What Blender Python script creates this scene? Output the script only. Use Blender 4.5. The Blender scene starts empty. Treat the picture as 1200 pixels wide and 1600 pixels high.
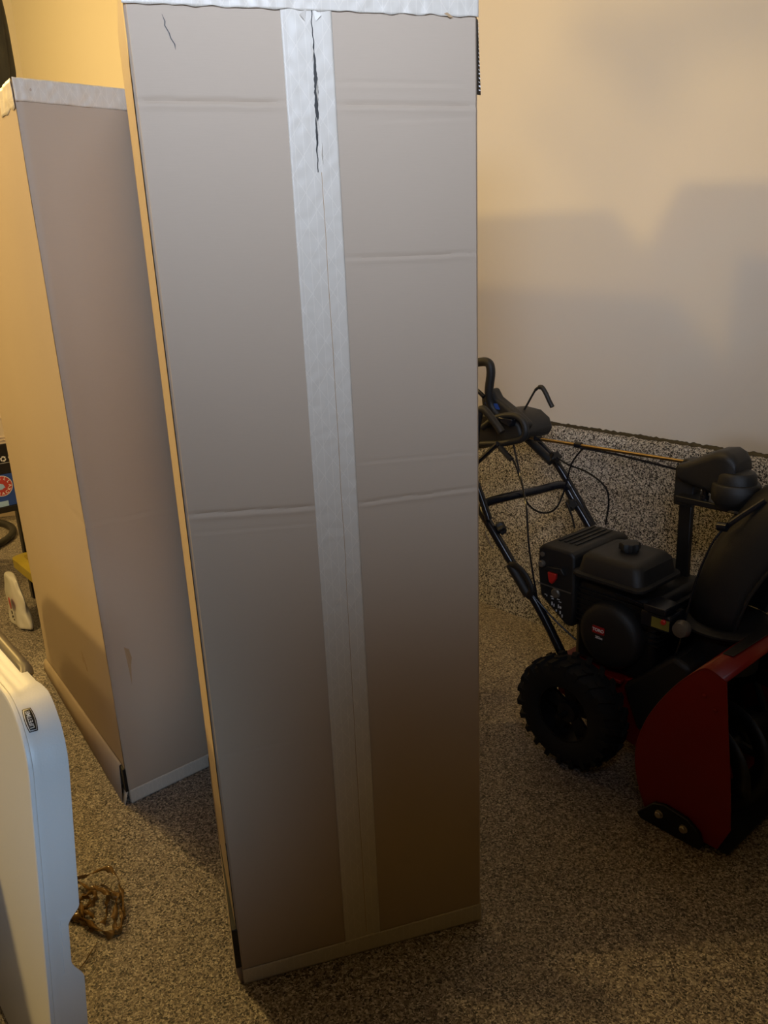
import bpy, bmesh, math, random
from mathutils import Vector, Matrix, noise
R = math.radians
random.seed(7)
S = bpy.context.scene
col = S.collection

# ---------------------------------------------------------------- camera
TH, RO, FPX, CH = R(17.7), R(2.43), 1230.0, 1.6
Fv = Vector((0, math.cos(TH), -math.sin(TH)))
Rv = Vector((1, 0, 0)); Uv = Rv.cross(Fv)
c_, s_ = math.cos(RO), math.sin(RO)
R2 = c_*Rv - s_*Uv
D2 = -s_*Rv - c_*Uv
CAM = Vector((0, 0, CH))
cd = bpy.data.cameras.new('camera'); cam = bpy.data.objects.new('camera', cd); col.objects.link(cam)
m = Matrix((R2, -D2, -Fv)).transposed().to_4x4(); m.translation = CAM
cam.matrix_world = m
cd.sensor_fit = 'VERTICAL'; cd.sensor_height = 24; cd.lens = FPX/1600*24; cd.clip_start = .02
S.camera = cam

# ---------------------------------------------------------------- world, exposure, lamps
S.view_settings.view_transform = 'Standard'; S.view_settings.look = 'None'
S.view_settings.exposure = 0.05; S.view_settings.gamma = 1; S.view_settings.use_curve_mapping = False
w = bpy.data.worlds.new('world'); S.world = w; w.use_nodes = True
w.node_tree.nodes['Background'].inputs[0].default_value = (.5, .6, 1, 1)
w.node_tree.nodes['Background'].inputs[1].default_value = .02
WARM = (1, .665, .22)
COOL = (.68, .79, 1.0)
def lamp(name, kind, loc, energy, color, size=.06, target=None, size_y=None, spread=None, angle=None, blend=.5):
    l = bpy.data.lights.new(name, kind); l.energy = energy; l.color = color
    if kind == 'AREA':
        l.shape = 'RECTANGLE'; l.size = size; l.size_y = size_y or size
        if spread: l.spread = R(spread)
    else: l.shadow_soft_size = size
    if kind == 'SPOT': l.spot_size = R(angle); l.spot_blend = blend
    o = bpy.data.objects.new(name, l); col.objects.link(o); o.location = loc
    if target: o.rotation_euler = (Vector(target)-Vector(loc)).to_track_quat('-Z', 'Y').to_euler()
    return o
lamp('ceiling_bulb', 'POINT', (-1.09, 2.32, 3.65), 56, WARM, .05)
lamp('left_bulb', 'POINT', (-2.85, 1.30, 2.65), 135, WARM, .07)
lamp('left_high_bulb', 'POINT', (-3.0, 1.77, 3.18), 86, WARM, .07)
lamp('back_fill', 'POINT', (-3.3, 4.6, 3.3), 165, WARM, .06)  # added warm fill for the far wall and the floor gap
lamp('near_fill', 'AREA', (.08, .05, 2.45), 9.9, COOL, .6, (.08, 2, 2.5), .3, spread=112)  # added cool fill, strongest at the top of the front carton
lamp('rear_fill', 'AREA', (-.3, -1.5, 2.2), 5.2, COOL, .7, (-.1, 1.5, 2.2), .3, spread=52)  # added cool fill that evens out the carton front
lamp('wall_fill', 'AREA', (1.1, -3.0, 1.9), 1.0, COOL, .5, (1.05, 2.9, 1.40), .4, spread=24)  # added narrow cool beam for the lower part of the right wall
lamp('skirt_fill', 'AREA', (.1, -1.2, 1.5), .55, (.46, .70, 1.0), .5, (-.60, 1.0, .78), .5, spread=22)  # added blue beam for the table's skirt

# ---------------------------------------------------------------- helpers
def tag(o, label=None, cat=None, group=None, kind=None):
    if label: o['label'] = label
    if cat: o['category'] = cat
    if group: o['group'] = group
    if kind: o['kind'] = kind
    return o
def empty(name, loc, rz, label, cat, group=None):
    o = bpy.data.objects.new(name, None); col.objects.link(o); o.location = loc; o.rotation_euler = (0, 0, rz)
    o.empty_display_size = .1
    return tag(o, label, cat, group)
class MB:
    def __init__(s): s.v = []; s.f = []
    def add(s, vs, fs):
        n = len(s.v); s.v += [tuple(v) for v in vs]; s.f += [tuple(i+n for i in f) for f in fs]; return s
    def box(s, x0, x1, y0, y1, z0, z1):
        v = [(x, y, z) for x in (x0, x1) for y in (y0, y1) for z in (z0, z1)]
        return s.add(v, [(0,1,3,2),(4,6,7,5),(0,4,5,1),(2,3,7,6),(0,2,6,4),(1,5,7,3)])
    def prism(s, pts, off):           # 3-D outline extruded by off
        n = len(pts); off = Vector(off); v = [Vector(p) for p in pts]; v += [p+off for p in v]
        return s.add(v, [tuple(range(n))[::-1], tuple(range(n, 2*n))] + [(i, (i+1) % n, n+(i+1) % n, n+i) for i in range(n)])
    def tube(s, path, r, n=12, cap=True, flat=None):
        path = [Vector(p) for p in path]; k = len(path); rr = r if isinstance(r, (list, tuple)) else [r]*k
        up = None; vs = []; fs = []
        for i, p in enumerate(path):
            t = (path[min(i+1, k-1)]-path[max(i-1, 0)]).normalized()
            if up is None:
                up = Vector((0, 0, 1)) if abs(t.z) < .9 else Vector((1, 0, 0))
            x = up.cross(t)
            if x.length < 1e-6: x = Vector((1, 0, 0)).cross(t)
            x.normalize(); y = t.cross(x).normalized(); up = y
            for j in range(n):
                a = 2*math.pi*j/n
                vs.append(p + x*math.cos(a)*rr[i] + y*math.sin(a)*rr[i]*(flat or 1))
        for i in range(k-1):
            for j in range(n): fs.append((i*n+j, i*n+(j+1) % n, (i+1)*n+(j+1) % n, (i+1)*n+j))
        if cap: fs += [tuple(range(n))[::-1], tuple(range((k-1)*n, k*n))]
        return s.add(vs, fs)
    def lathe(s, prof, c, axis, n=32, sx=1):    # prof [(radius, height)], axis a Vector
        ax = Vector(axis).normalized(); u = Vector((0, 0, 1)).cross(ax)
        if u.length < .01: u = Vector((1, 0, 0))
        u.normalize(); w_ = ax.cross(u); c = Vector(c); k = len(prof); vs = []; fs = []
        for (r, h) in prof:
            for j in range(n):
                a = 2*math.pi*j/n; vs.append(c + ax*h + u*math.cos(a)*r*sx + w_*math.sin(a)*r)
        for i in range(k-1):
            for j in range(n): fs.append((i*n+j, i*n+(j+1) % n, (i+1)*n+(j+1) % n, (i+1)*n+j))
        fs += [tuple(range(n))[::-1], tuple(range((k-1)*n, k*n))]
        return s.add(vs, fs)
    def loft(s, rings, cap=True, closed=True):
        n = len(rings[0]); vs = [p for r in rings for p in r]; fs = []
        for i in range(len(rings)-1):
            for j in range(n if closed else n-1):
                fs.append((i*n+j, i*n+(j+1) % n, (i+1)*n+(j+1) % n, (i+1)*n+j))
        if cap and closed: fs += [tuple(range(n))[::-1], tuple(range((len(rings)-1)*n, len(rings)*n))]
        return s.add(vs, fs)
    def build(s, name, mat, parent=None, bevel=0, smooth=True, seg=2, solid=0, sub=0, tr=None):
        me = bpy.data.meshes.new(name); me.from_pydata(s.v, [], s.f)
        bm = bmesh.new(); bm.from_mesh(me)
        if tr is not None: bm.transform(tr)
        bmesh.ops.recalc_face_normals(bm, faces=bm.faces); bm.to_mesh(me); bm.free()
        me.materials.append(mat); o = bpy.data.objects.new(name, me); col.objects.link(o)
        if parent: o.parent = parent
        if solid: md = o.modifiers.new('solid', 'SOLIDIFY'); md.thickness = solid; md.offset = 0
        if bevel: md = o.modifiers.new('bevel', 'BEVEL'); md.width = bevel; md.segments = seg; md.limit_method = 'ANGLE'; md.angle_limit = R(35)
        if sub: md = o.modifiers.new('sub', 'SUBSURF'); md.levels = sub; md.render_levels = sub
        if smooth:
            me.polygons.foreach_set('use_smooth', [True]*len(me.polygons))
            try: me.set_sharp_from_angle(angle=R(38))
            except Exception: pass
        return o
def bez(pts, n=8):                    # Catmull-Rom through the points
    P = [Vector(p) for p in pts]; P = [2*P[0]-P[1]] + P + [2*P[-1]-P[-2]]; out = []
    for i in range(1, len(P)-2):
        for k in range(n):
            t = k/n; a, b, c, d = P[i-1:i+3]
            out.append(.5*((2*b)+(c-a)*t+(2*a-5*b+4*c-d)*t*t+(3*b-a-3*c+d)*t**3))
    out.append(P[-2]); return out
def rrect(x0, x1, y0, y1, r, n=5):
    o = []
    for cx, cy, a0 in ((x1-r, y1-r, 0), (x0+r, y1-r, 90), (x0+r, y0+r, 180), (x1-r, y0+r, 270)):
        for k in range(n+1):
            a = R(a0+90*k/n); o.append((cx+r*math.cos(a), cy+r*math.sin(a)))
    return o
def text_part(name, txt, size, mat, parent, matrix, depth=.0006, bold=0):
    cu = bpy.data.curves.new(name, 'FONT'); cu.body = txt; cu.size = size; cu.extrude = depth; cu.align_x = 'CENTER'; cu.align_y = 'CENTER'
    cu.offset = bold
    t = bpy.data.objects.new('t', cu); col.objects.link(t)
    dg = bpy.context.evaluated_depsgraph_get(); me = bpy.data.meshes.new_from_object(t.evaluated_get(dg))
    bpy.data.objects.remove(t); bpy.data.curves.remove(cu)
    me.name = name; me.materials.clear(); me.materials.append(mat); me.transform(matrix)
    o = bpy.data.objects.new(name, me); col.objects.link(o)
    if parent: o.parent = parent
    return o
def frame(o, x, y, z): 
    m = Matrix((Vector(x), Vector(y), Vector(z))).transposed().to_4x4(); m.translation = Vector(o); return m

# ---------------------------------------------------------------- materials
def mat(name, rgb, rough=.5, metal=0, bump=0, bscale=200, var=0, vscale=8, spec=.5, extra=None):
    M = bpy.data.materials.new(name); M.use_nodes = True; nt = M.node_tree; b = nt.nodes['Principled BSDF']
    b.inputs['Base Color'].default_value = (*rgb, 1); b.inputs['Roughness'].default_value = rough
    b.inputs['Metallic'].default_value = metal; b.inputs['Specular IOR Level'].default_value = spec
    tc = nt.nodes.new('ShaderNodeTexCoord')
    if var:
        n = nt.nodes.new('ShaderNodeTexNoise'); n.inputs['Scale'].default_value = vscale; n.inputs['Detail'].default_value = 5
        nt.links.new(tc.outputs['Object'], n.inputs['Vector'])
        r = nt.nodes.new('ShaderNodeValToRGB'); r.color_ramp.elements[0].position = .3; r.color_ramp.elements[1].position = .7
        r.color_ramp.elements[0].color = (*[c*(1-var) for c in rgb], 1); r.color_ramp.elements[1].color = (*[min(1, c*(1+var)) for c in rgb], 1)
        nt.links.new(n.outputs['Fac'], r.inputs[0]); nt.links.new(r.outputs[0], b.inputs['Base Color'])
    if bump:
        n = nt.nodes.new('ShaderNodeTexNoise'); n.inputs['Scale'].default_value = bscale; n.inputs['Detail'].default_value = 3
        nt.links.new(tc.outputs['Object'], n.inputs['Vector'])
        bp_ = nt.nodes.new('ShaderNodeBump'); bp_.inputs['Strength'].default_value = bump; bp_.inputs['Distance'].default_value = .002
        nt.links.new(n.outputs['Fac'], bp_.inputs['Height']); nt.links.new(bp_.outputs[0], b.inputs['Normal'])
    return M
def speckle(name, cols, scale, rough, bump, dist=.004):
    M = bpy.data.materials.new(name); M.use_nodes = True; nt = M.node_tree; b = nt.nodes['Principled BSDF']; L = nt.links.new
    tc = nt.nodes.new('ShaderNodeTexCoord')
    nz = nt.nodes.new('ShaderNodeTexNoise'); nz.inputs['Scale'].default_value = scale*.6; nz.inputs['Detail'].default_value = 2
    mx = nt.nodes.new('ShaderNodeMix'); mx.data_type = 'VECTOR'; mx.inputs[0].default_value = .012
    L(tc.outputs['Object'], nz.inputs['Vector']); L(tc.outputs['Object'], mx.inputs[4]); L(nz.outputs['Color'], mx.inputs[5])
    v = nt.nodes.new('ShaderNodeTexVoronoi'); v.inputs['Scale'].default_value = scale
    L(mx.outputs[1], v.inputs['Vector'])
    sep = nt.nodes.new('ShaderNodeSeparateColor'); L(v.outputs['Color'], sep.inputs[0])
    r = nt.nodes.new('ShaderNodeValToRGB'); r.color_ramp.interpolation = 'CONSTANT'
    el = r.color_ramp.elements
    while len(el) < len(cols): el.new(.5)
    for e, (p, c) in zip(el, cols): e.position = p; e.color = (*c, 1)
    L(sep.outputs[0], r.inputs[0])
    # large soft wear
    n2 = nt.nodes.new('ShaderNodeTexNoise'); n2.inputs['Scale'].default_value = 2.2; n2.inputs['Detail'].default_value = 4
    L(tc.outputs['Object'], n2.inputs['Vector'])
    mr = nt.nodes.new('ShaderNodeMapRange'); mr.inputs[3].default_value = .85; mr.inputs[4].default_value = 1.12; L(n2.outputs['Fac'], mr.inputs[0])
    hs = nt.nodes.new('ShaderNodeHueSaturation'); L(r.outputs[0], hs.inputs['Color']); L(mr.outputs[0], hs.inputs['Value'])
    L(hs.outputs[0], b.inputs['Base Color'])
    ad = nt.nodes.new('ShaderNodeMath'); ad.operation = 'MULTIPLY_ADD'; L(sep.outputs[1], ad.inputs[0]); ad.inputs[1].default_value = 1.0; L(nz.outputs['Fac'], ad.inputs[2])
    bp_ = nt.nodes.new('ShaderNodeBump'); bp_.inputs['Strength'].default_value = bump; bp_.inputs['Distance'].default_value = dist
    L(ad.outputs[0], bp_.inputs['Height']); L(bp_.outputs[0], b.inputs['Normal'])
    b.inputs['Roughness'].default_value = rough
    return M
def cardboard(name, rgb):
    M = bpy.data.materials.new(name); M.use_nodes = True; nt = M.node_tree; b = nt.nodes['Principled BSDF']; L = nt.links.new
    tc = nt.nodes.new('ShaderNodeTexCoord')
    n = nt.nodes.new('ShaderNodeTexNoise'); n.inputs['Scale'].default_value = 3; n.inputs['Detail'].default_value = 6
    mp = nt.nodes.new('ShaderNodeMapping'); mp.inputs['Scale'].default_value = (30, 30, 600)
    n3 = nt.nodes.new('ShaderNodeTexNoise'); n3.inputs['Scale'].default_value = 1; n3.inputs['Detail'].default_value = 3
    L(tc.outputs['Object'], n.inputs['Vector']); L(tc.outputs['Object'], mp.inputs['Vector']); L(mp.outputs[0], n3.inputs['Vector'])
    r = nt.nodes.new('ShaderNodeMix'); r.data_type = 'RGBA'; r.inputs[6].default_value = (*[c*.93 for c in rgb], 1); r.inputs[7].default_value = (*[c*1.06 for c in rgb], 1)
    ad = nt.nodes.new('ShaderNodeMath'); ad.operation = 'ADD'; ad.use_clamp = True
    m1 = nt.nodes.new('ShaderNodeMath'); m1.operation = 'MULTIPLY'; m1.inputs[1].default_value = .35; L(n3.outputs['Fac'], m1.inputs[0])
    m2 = nt.nodes.new('ShaderNodeMath'); m2.operation = 'MULTIPLY'; m2.inputs[1].default_value = .65; L(n.outputs['Fac'], m2.inputs[0])
    L(m1.outputs[0], ad.inputs[0]); L(m2.outputs[0], ad.inputs[1]); L(ad.outputs[0], r.inputs[0]); L(r.outputs[2], b.inputs['Base Color'])
    bp_ = nt.nodes.new('ShaderNodeBump'); bp_.inputs['Strength'].default_value = .12; bp_.inputs['Distance'].default_value = .001
    L(n3.outputs['Fac'], bp_.inputs['Height']); L(bp_.outputs[0], b.inputs['Normal'])
    b.inputs['Roughness'].default_value = .62; b.inputs['Specular IOR Level'].default_value = .3
    return M
def paper_tape(name, rgb):
    """gummed paper tape with reinforcing threads"""
    M = bpy.data.materials.new(name); M.use_nodes = True; nt = M.node_tree; b = nt.nodes['Principled BSDF']; L = nt.links.new
    tc = nt.nodes.new('ShaderNodeTexCoord'); hs = []
    for rot, sc, w_ in ((0, 11, .04), (34, 5.2, .02), (-34, 5.2, .02)):
        mp = nt.nodes.new('ShaderNodeMapping'); mp.inputs['Rotation'].default_value = (0, R(rot), 0)
        L(tc.outputs['Object'], mp.inputs['Vector'])
        sx = nt.nodes.new('ShaderNodeSeparateXYZ'); L(mp.outputs[0], sx.inputs[0])
        a = nt.nodes.new('ShaderNodeMath'); a.operation = 'MULTIPLY'; a.inputs[1].default_value = sc*6; L(sx.outputs[0], a.inputs[0])
        f = nt.nodes.new('ShaderNodeMath'); f.operation = 'PINGPONG'; f.inputs[1].default_value = .5; L(a.outputs[0], f.inputs[0])
        g = nt.nodes.new('ShaderNodeMath'); g.operation = 'LESS_THAN'; g.inputs[1].default_value = w_; L(f.outputs[0], g.inputs[0]); hs.append(g)
    mxx = nt.nodes.new('ShaderNodeMath'); mxx.operation = 'MAXIMUM'; L(hs[0].outputs[0], mxx.inputs[0]); L(hs[1].outputs[0], mxx.inputs[1])
    m3 = nt.nodes.new('ShaderNodeMath'); m3.operation = 'MAXIMUM'; L(mxx.outputs[0], m3.inputs[0]); L(hs[2].outputs[0], m3.inputs[1])
    r = nt.nodes.new('ShaderNodeMix'); r.data_type = 'RGBA'; r.inputs[6].default_value = (*rgb, 1); r.inputs[7].default_value = (*[min(1, c*1.10) for c in rgb], 1)
    L(m3.outputs[0], r.inputs[0]); L(r.outputs[2], b.inputs['Base Color'])
    bp_ = nt.nodes.new('ShaderNodeBump'); bp_.inputs['Strength'].default_value = .25; bp_.inputs['Distance'].default_value = .001
    L(m3.outputs[0], bp_.inputs['Height']); L(bp_.outputs[0], b.inputs['Normal'])
    b.inputs['Roughness'].default_value = .42
    return M
M = {}
M['card'] = cardboard('kraft_cardboard', (.47, .38, .29))
M['tape'] = paper_tape('reinforced_paper_tape', (.62, .57, .49))
M['card_edge'] = mat('cardboard_edge', (.42, .28, .15), .8, bump=.3)
M['black'] = mat('satin_black', (.007, .007, .0075), .45, bump=.15, bscale=300)
M['black_plastic'] = mat('textured_black_plastic', (.013, .0125, .012), .5, bump=.35, bscale=500)
M['gloss_black'] = mat('gloss_black_tube', (.008, .009, .013), .22)
M['rubber'] = mat('tyre_rubber', (.006, .006, .006), .8, bump=.2)
M['red'] = mat('red_paint', (.20, .004, .003), .33)
M['steel'] = mat('zinc_bolt', (.55, .5, .42), .35, 1)
M['brass'] = mat('yellow_zinc_rod', (.30, .21, .10), .38, 1)
M['white_plastic'] = mat('blow_moulded_white_plastic', (.72, .72, .71), .38, bump=.12, bscale=260)
M['red_plastic'] = mat('red_plastic', (.5, .02, .015), .35)
M['white_ink'] = mat('white_ink', (.8, .8, .8), .5)
M['black_ink'] = mat('black_ink', (.015, .013, .010), .5)
M['badge_red'] = mat('badge_red', (.35, .01, .01), .4)
M['yellow_label'] = mat('yellow_label', (.20, .17, .03), .5)
M['blue'] = mat('blue_print', (.02, .07, .33), .45)
M['light_blue'] = mat('light_blue_print', (.35, .55, .8), .5)
M['orange_print'] = mat('red_print', (.45, .05, .04), .5)
M['olive'] = mat('mustard_plastic', (.42, .32, .03), .45, var=.1)
M['bag'] = mat('thin_white_plastic_bag', (.62, .60, .55), .3)
M['cloth'] = mat('dark_olive_cloth', (.035, .032, .018), .85, bump=.4, bscale=300, var=.4, vscale=9)
M['grey_steel'] = mat('grey_steel_tube', (.16, .14, .11), .4, .4)
M['wall'] = mat('cream_wall_paint', (.66, .61, .53), .55, bump=.25, bscale=26, spec=.35)
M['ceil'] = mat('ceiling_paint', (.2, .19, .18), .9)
M['darkwall'] = mat('dark_side_wall', (.07, .06, .05), .9)  # unseen walls darkened to cut the bounced light
M['cream_panel'] = mat('cream_laminate', (.72, .62, .47), .5)
M['floor'] = speckle('speckled_epoxy_floor', [(0, (.045, .040, .037)), (.20, (.165, .135, .115)), (.45, (.31, .265, .22)), (.70, (.46, .405, .34)), (.90, (.66, .60, .52))], 265, .36, .9)
M['flake'] = speckle('speckled_flake_wall', [(0, (.012, .012, .014)), (.30, (.23, .21, .19)), (.44, (.52, .50, .45)), (.75, (.70, .68, .64)), (.93, (.05, .05, .055))], 270, .5, .6)
def film(name, rgb, alpha):
    X = bpy.data.materials.new(name); X.use_nodes = True; b = X.node_tree.nodes['Principled BSDF']
    b.inputs['Base Color'].default_value = (*rgb, 1); b.inputs['Roughness'].default_value = .12; b.inputs['Alpha'].default_value = alpha
    return X
M['film'] = film('brown_packing_film', (.26, .15, .045), .8)

# ---------------------------------------------------------------- room
WF = Vector((.643, -.766, 0)); WN = Vector((.766, .643, 0))   # along the right wall towards the viewer; into it
ND = 2.604                                                    # distance of the right wall from the camera
def W(f, n, z=0): return WF*f + WN*n + Vector((0, 0, z))
def slab(name, f0, f1, n0, n1, z0, z1, mt, kind='structure'):
    b = MB(); v = [W(f, n, z) for f in (f0, f1) for n in (n0, n1) for z in (z0, z1)]
    b.add(v, [(0,1,3,2),(4,6,7,5),(0,4,5,1),(2,3,7,6),(0,2,6,4),(1,5,7,3)])
    return tag(b.build(name, mt, smooth=False), kind=kind)
F0, F1, N0, ZC = -7.7, 4.6, -3.9, 4.0
slab('floor', F0-.2, F1+.2, N0-.2, ND+.3, -.1, 0, M['floor'])
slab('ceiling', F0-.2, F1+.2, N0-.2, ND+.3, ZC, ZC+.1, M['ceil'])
slab('wall_right', F0-.2, F1+.2, ND+.035, ND+.2, 0, ZC, M['wall'])
slab('wall_back', F0-.2, F0, N0-.2, ND+.035, 0, ZC, M['wall'])
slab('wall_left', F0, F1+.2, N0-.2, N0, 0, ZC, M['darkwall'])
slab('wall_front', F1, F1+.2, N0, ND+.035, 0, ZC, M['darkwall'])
# knee wall: stem wall coated in the same flake, rounded and ragged along its top
b = MB(); rings = []
for i in range(1500):
    f = F0 + (F1-F0)*i/1499
    j = .004*noise.noise(Vector((f*45, 1, 0))) + .003*noise.noise(Vector((f*13, 5, 0)))
    prof = [(ND-.002, 0), (ND, .86), (ND+.003, .893), (ND+.012, .911+j*.5), (ND+.026, .917+j), (ND+.034, .919+j), (ND+.045, .919+j)]
    rings.append([W(f, n, z) for n, z in prof])
b.loft(rings, cap=False, closed=False); tag(b.build('trim_1', M['flake'], smooth=True), kind='structure')
# dark gap line between coating and plaster
b = MB(); rings = []
for i in range(2200):
    f = F0 + (F1-F0)*i/2199
    j = .006*noise.noise(Vector((f*60, 2, 3))) + .004*noise.noise(Vector((f*16, 7, 3)))
    rings.append([W(f, ND+.026, .914), W(f, ND+.031, .926+j*.6), W(f, ND+.036, .930+j), W(f, ND+.036, .90)])
b.loft(rings, cap=False, closed=False); tag(b.build('trim_2', M['black_ink'], smooth=True), kind='structure')

# ---------------------------------------------------------------- tall cartons
def seg_dist(s, z, a):
    (s0, z0, s1, z1) = a; dx, dz = s1-s0, z1-z0; L2 = dx*dx+dz*dz
    t = max(0, min(1, ((s-s0)*dx+(z-z0)*dz)/L2)); px, pz = s0+t*dx, z0+t*dz
    return s-px, z-pz, t
def panel(wd, ht, creases, bulge, nx, nz, edge=.006):
    b = MB(); v = []
    for k in range(nz+1):
        z = ht*k/nz
        for i in range(nx+1):
            s = wd*i/nx; y = 0
            d = min(s, wd-s, z, ht-z)
            if d < edge: y += edge - math.sqrt(max(0, edge*edge-(edge-d)**2))
            y -= bulge*math.sin(math.pi*s/wd)*math.sin(math.pi*z/ht)
            y += .0009*noise.noise(Vector((s*5, z*5, ht)))
            for (s0, z0, s1, z1, dp, wv) in creases:
                if abs(z-(z0+z1)/2) < .06 and s0-.02 < s < s1+.02:
                    zz = z0+(z1-z0)*(s-s0)/(s1-s0) + .0015*noise.noise(Vector((s*30, z0*9, 0)))
                    q = z-zz; fade = max(0, min(1, min(s-s0+.02, s1+.02-s)/.05))
                    y += fade*(dp*math.exp(-(q/wv)**2) - dp*.55*math.exp(-((q+2.2*wv)/(1.4*wv))**2))
            v.append((s, y, z))
    f = [(k*(nx+1)+i, k*(nx+1)+i+1, (k+1)*(nx+1)+i+1, (k+1)*(nx+1)+i) for k in range(nz) for i in range(nx)]
    b.add(v, f); return b
def strip(b, s0, s1, z0, z1, y, nx, nz, wob=.0006, rag=0, seed=0):
    v = []
    for k in range(nz+1):
        for i in range(nx+1):
            s = s0+(s1-s0)*i/nx; z = z0+(z1-z0)*k/nz
            if rag and k == 0: z += rag*noise.noise(Vector((s*40, seed, 1)))
            v.append((s, y + wob*noise.noise(Vector((s*60, z*60, seed))), z))
    return b.add(v, [(k*(nx+1)+i, k*(nx+1)+i+1, (k+1)*(nx+1)+i+1, (k+1)*(nx+1)+i) for k in range(nz) for i in range(nx)])

# --- big carton (front)
big = empty('cardboard_box', (-.376, 1.425, 0), R(15.42), 'tall cardboard box nearest the viewer, two-metre front with a torn taped centre seam', 'box')
HB, WB, DB = 2.045, .60, .87
b = MB()
b.add([(x, y, z) for x in (.004, WB-.004) for y in (.0065, DB) for z in (.002, HB-.002)], [(0,1,3,2),(4,6,7,5),(0,4,5,1),(2,3,7,6),(0,2,6,4),(1,5,7,3)])
# left side: side skin, bulging a little, above the missing corner of the flap
b2 = MB().box(-.004, .004, .005, DB, .16, HB-.004)
b.build('carton_body', M['card'], big, bevel=.003)
b2 = MB(); v = []
for k in range(101):
    for i in range(25):
        y = .003+(DB-.003)*i/24; z = .16+(HB-.166)*k/100
        v.append((-.0015-.011*math.sin(math.pi*min(1, y/DB)), y, z))
b2.add(v, [(k*25+i, k*25+i+1, (k+1)*25+i+1, (k+1)*25+i) for k in range(100) for i in range(24)])
b2.build('side_panel', M['card'], big)
panel(WB, HB, [(.0, 1.864, .246, 1.863, .0028, .0035), (.337, 1.895, .56, 1.895, .0014, .003), (.337, 1.861, .60, 1.861, .0026, .0035),
               (.336, 1.607, .60, 1.607, .0020, .003), (.0, 1.156, .255, 1.143, .0030, .0035), (.336, 1.139, .60, 1.140, .0026, .003),
               (.336, 1.222, .60, 1.216, .0008, .0025), (.0, 1.118, .25, 1.108, .0006, .0025), (.40, 1.835, .60, 1.842, .0006, .003), (.0, .62, .25, .63, .0004, .004)],
      .004, 120, 620).build('front_panel', M['card'], big)
b = MB()
def fr(z, s): return -.004*math.sin(math.pi*s/WB)*math.sin(math.pi*z/HB)
def hug(b_, off):      # follow the bulge of the front panel
    b_.v = [(x, y + fr(max(0, min(HB, z)), max(0, min(WB, x))) + off, z) for (x, y, z) in b_.v]; return b_
tp = MB(); strip(tp, .248, .335, .040, 2.003, 0, 22, 600, .0009)
hug(tp, -.0016).build('centre_tape', M['tape'], big, solid=.0004)
tt = MB(); strip(tt, -.002, .600, 2.001, 2.045, 0, 160, 14, .0022, .0035, 3)
hug(tt, -.0030).build('top_tape', M['tape'], big, solid=.0004)
bt = MB(); strip(bt, .002, .600, .0015, .044, 0, 120, 8, .0008, 0, 5); hug(bt, -.0022)
bt.v = [(x, y, z if z < .03 else z + .010*x/.6) for x, y, z in bt.v]
bt.build('bottom_tape', M['tape'], big, solid=.0004)
# torn gap in the tape, then the closed seam under it
def ribbon2(pts, name, mt, par, y):
    bb = MB(); v = []
    for (s, z, wd) in pts: v += [(s-wd/2, y, z), (s+wd/2, y, z)]
    bb.add(v, [(2*i, 2*i+1, 2*i+3, 2*i+2) for i in range(len(pts)-1)]); hug(bb, 0)
    return bb.build(name, mt, par, solid=.0003, smooth=False)
pts = []
for i in range(91):
    t = i/90; z = 2.004-.252*t
    s = .3005 + .0035*math.sin(t*5)*t + .0022*noise.noise(Vector((t*18, 0, 0))) - .002*t
    wd = .0016 + .0068*max(0, math.sin(math.pi*min(1, max(0, (t-.18)/.72))))*(.5+abs(noise.noise(Vector((t*25, 3, 0)))))*1.1
    pts.append((s, z, wd))
ribbon2(pts, 'tear', M['black_ink'], big, -.0026)
pts = [(.3015+.0012*noise.noise(Vector((k*.11, 4, 0)))+.001*math.sin(k*.05), 1.752-1.69*k/120, .0009) for k in range(121)]
ribbon2(pts, 'seam', M['card_edge'], big, -.0026)
# lifted paper slivers beside the tear
for (s_0, z, h, q) in ((.296, 1.955, .03, .004), (.304, 1.90, .04, -.004), (.298, 1.84, .03, .004), (.306, 1.80, .035, -.003), (.303, 2.003, .018, .014), (.292, 2.003, .018, -.012)):
    sl = MB().add([(s_0, -.0031, z), (s_0+q, -.0055, z-h*.5), (s_0+q*.3, -.0032, z-h)], [(0, 1, 2)])
    hug(sl, 0).build('torn_paper', M['tape'], big, solid=.0003, smooth=False)
# crooked scratch in the top left corner, nick under the top tape
sc = MB(); cr = [(.058, 1.988), (.0615, 1.978), (.0605, 1.972), (.066, 1.962), (.068, 1.954), (.073, 1.946), (.0735, 1.938)]
v = []
for k, (x, z) in enumerate(cr): hw = .0009 if 0 < k < 6 else .0002; v += [(x-hw, -.0003, z), (x+hw, -.0003, z)]
sc.add(v, [(2*k, 2*k+1, 2*k+3, 2*k+2) for k in range(6)]); hug(sc, -.0004).build('scratch', M['black_ink'], big, solid=.0003, smooth=False)
sc = MB().add([(.535, -.0035, 2.004), (.541, -.0035, 2.006), (.552, -.0035, 1.999), (.545, -.0035, 1.998)], [(0, 1, 2, 3)])
hug(sc, -.0004).build('scuff', M['card_edge'], big, solid=.0003, smooth=False)
# black block in place of the shade in the open flap corner, bottom left
MB().box(-.0125, .0035, .004, .30, .046, .158).build('gap_shade', M['black'], big, bevel=.002)
MB().add([(-.013, .006, .045), (-.013, DB, .045), (-.004, DB, 0), (-.004, .006, 0), (.0, .006, 0), (.0, .006, .045)], [(0, 1, 2, 3), (0, 3, 4, 5)]).build('bottom_flap', M['card'], big, solid=.003)
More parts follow.
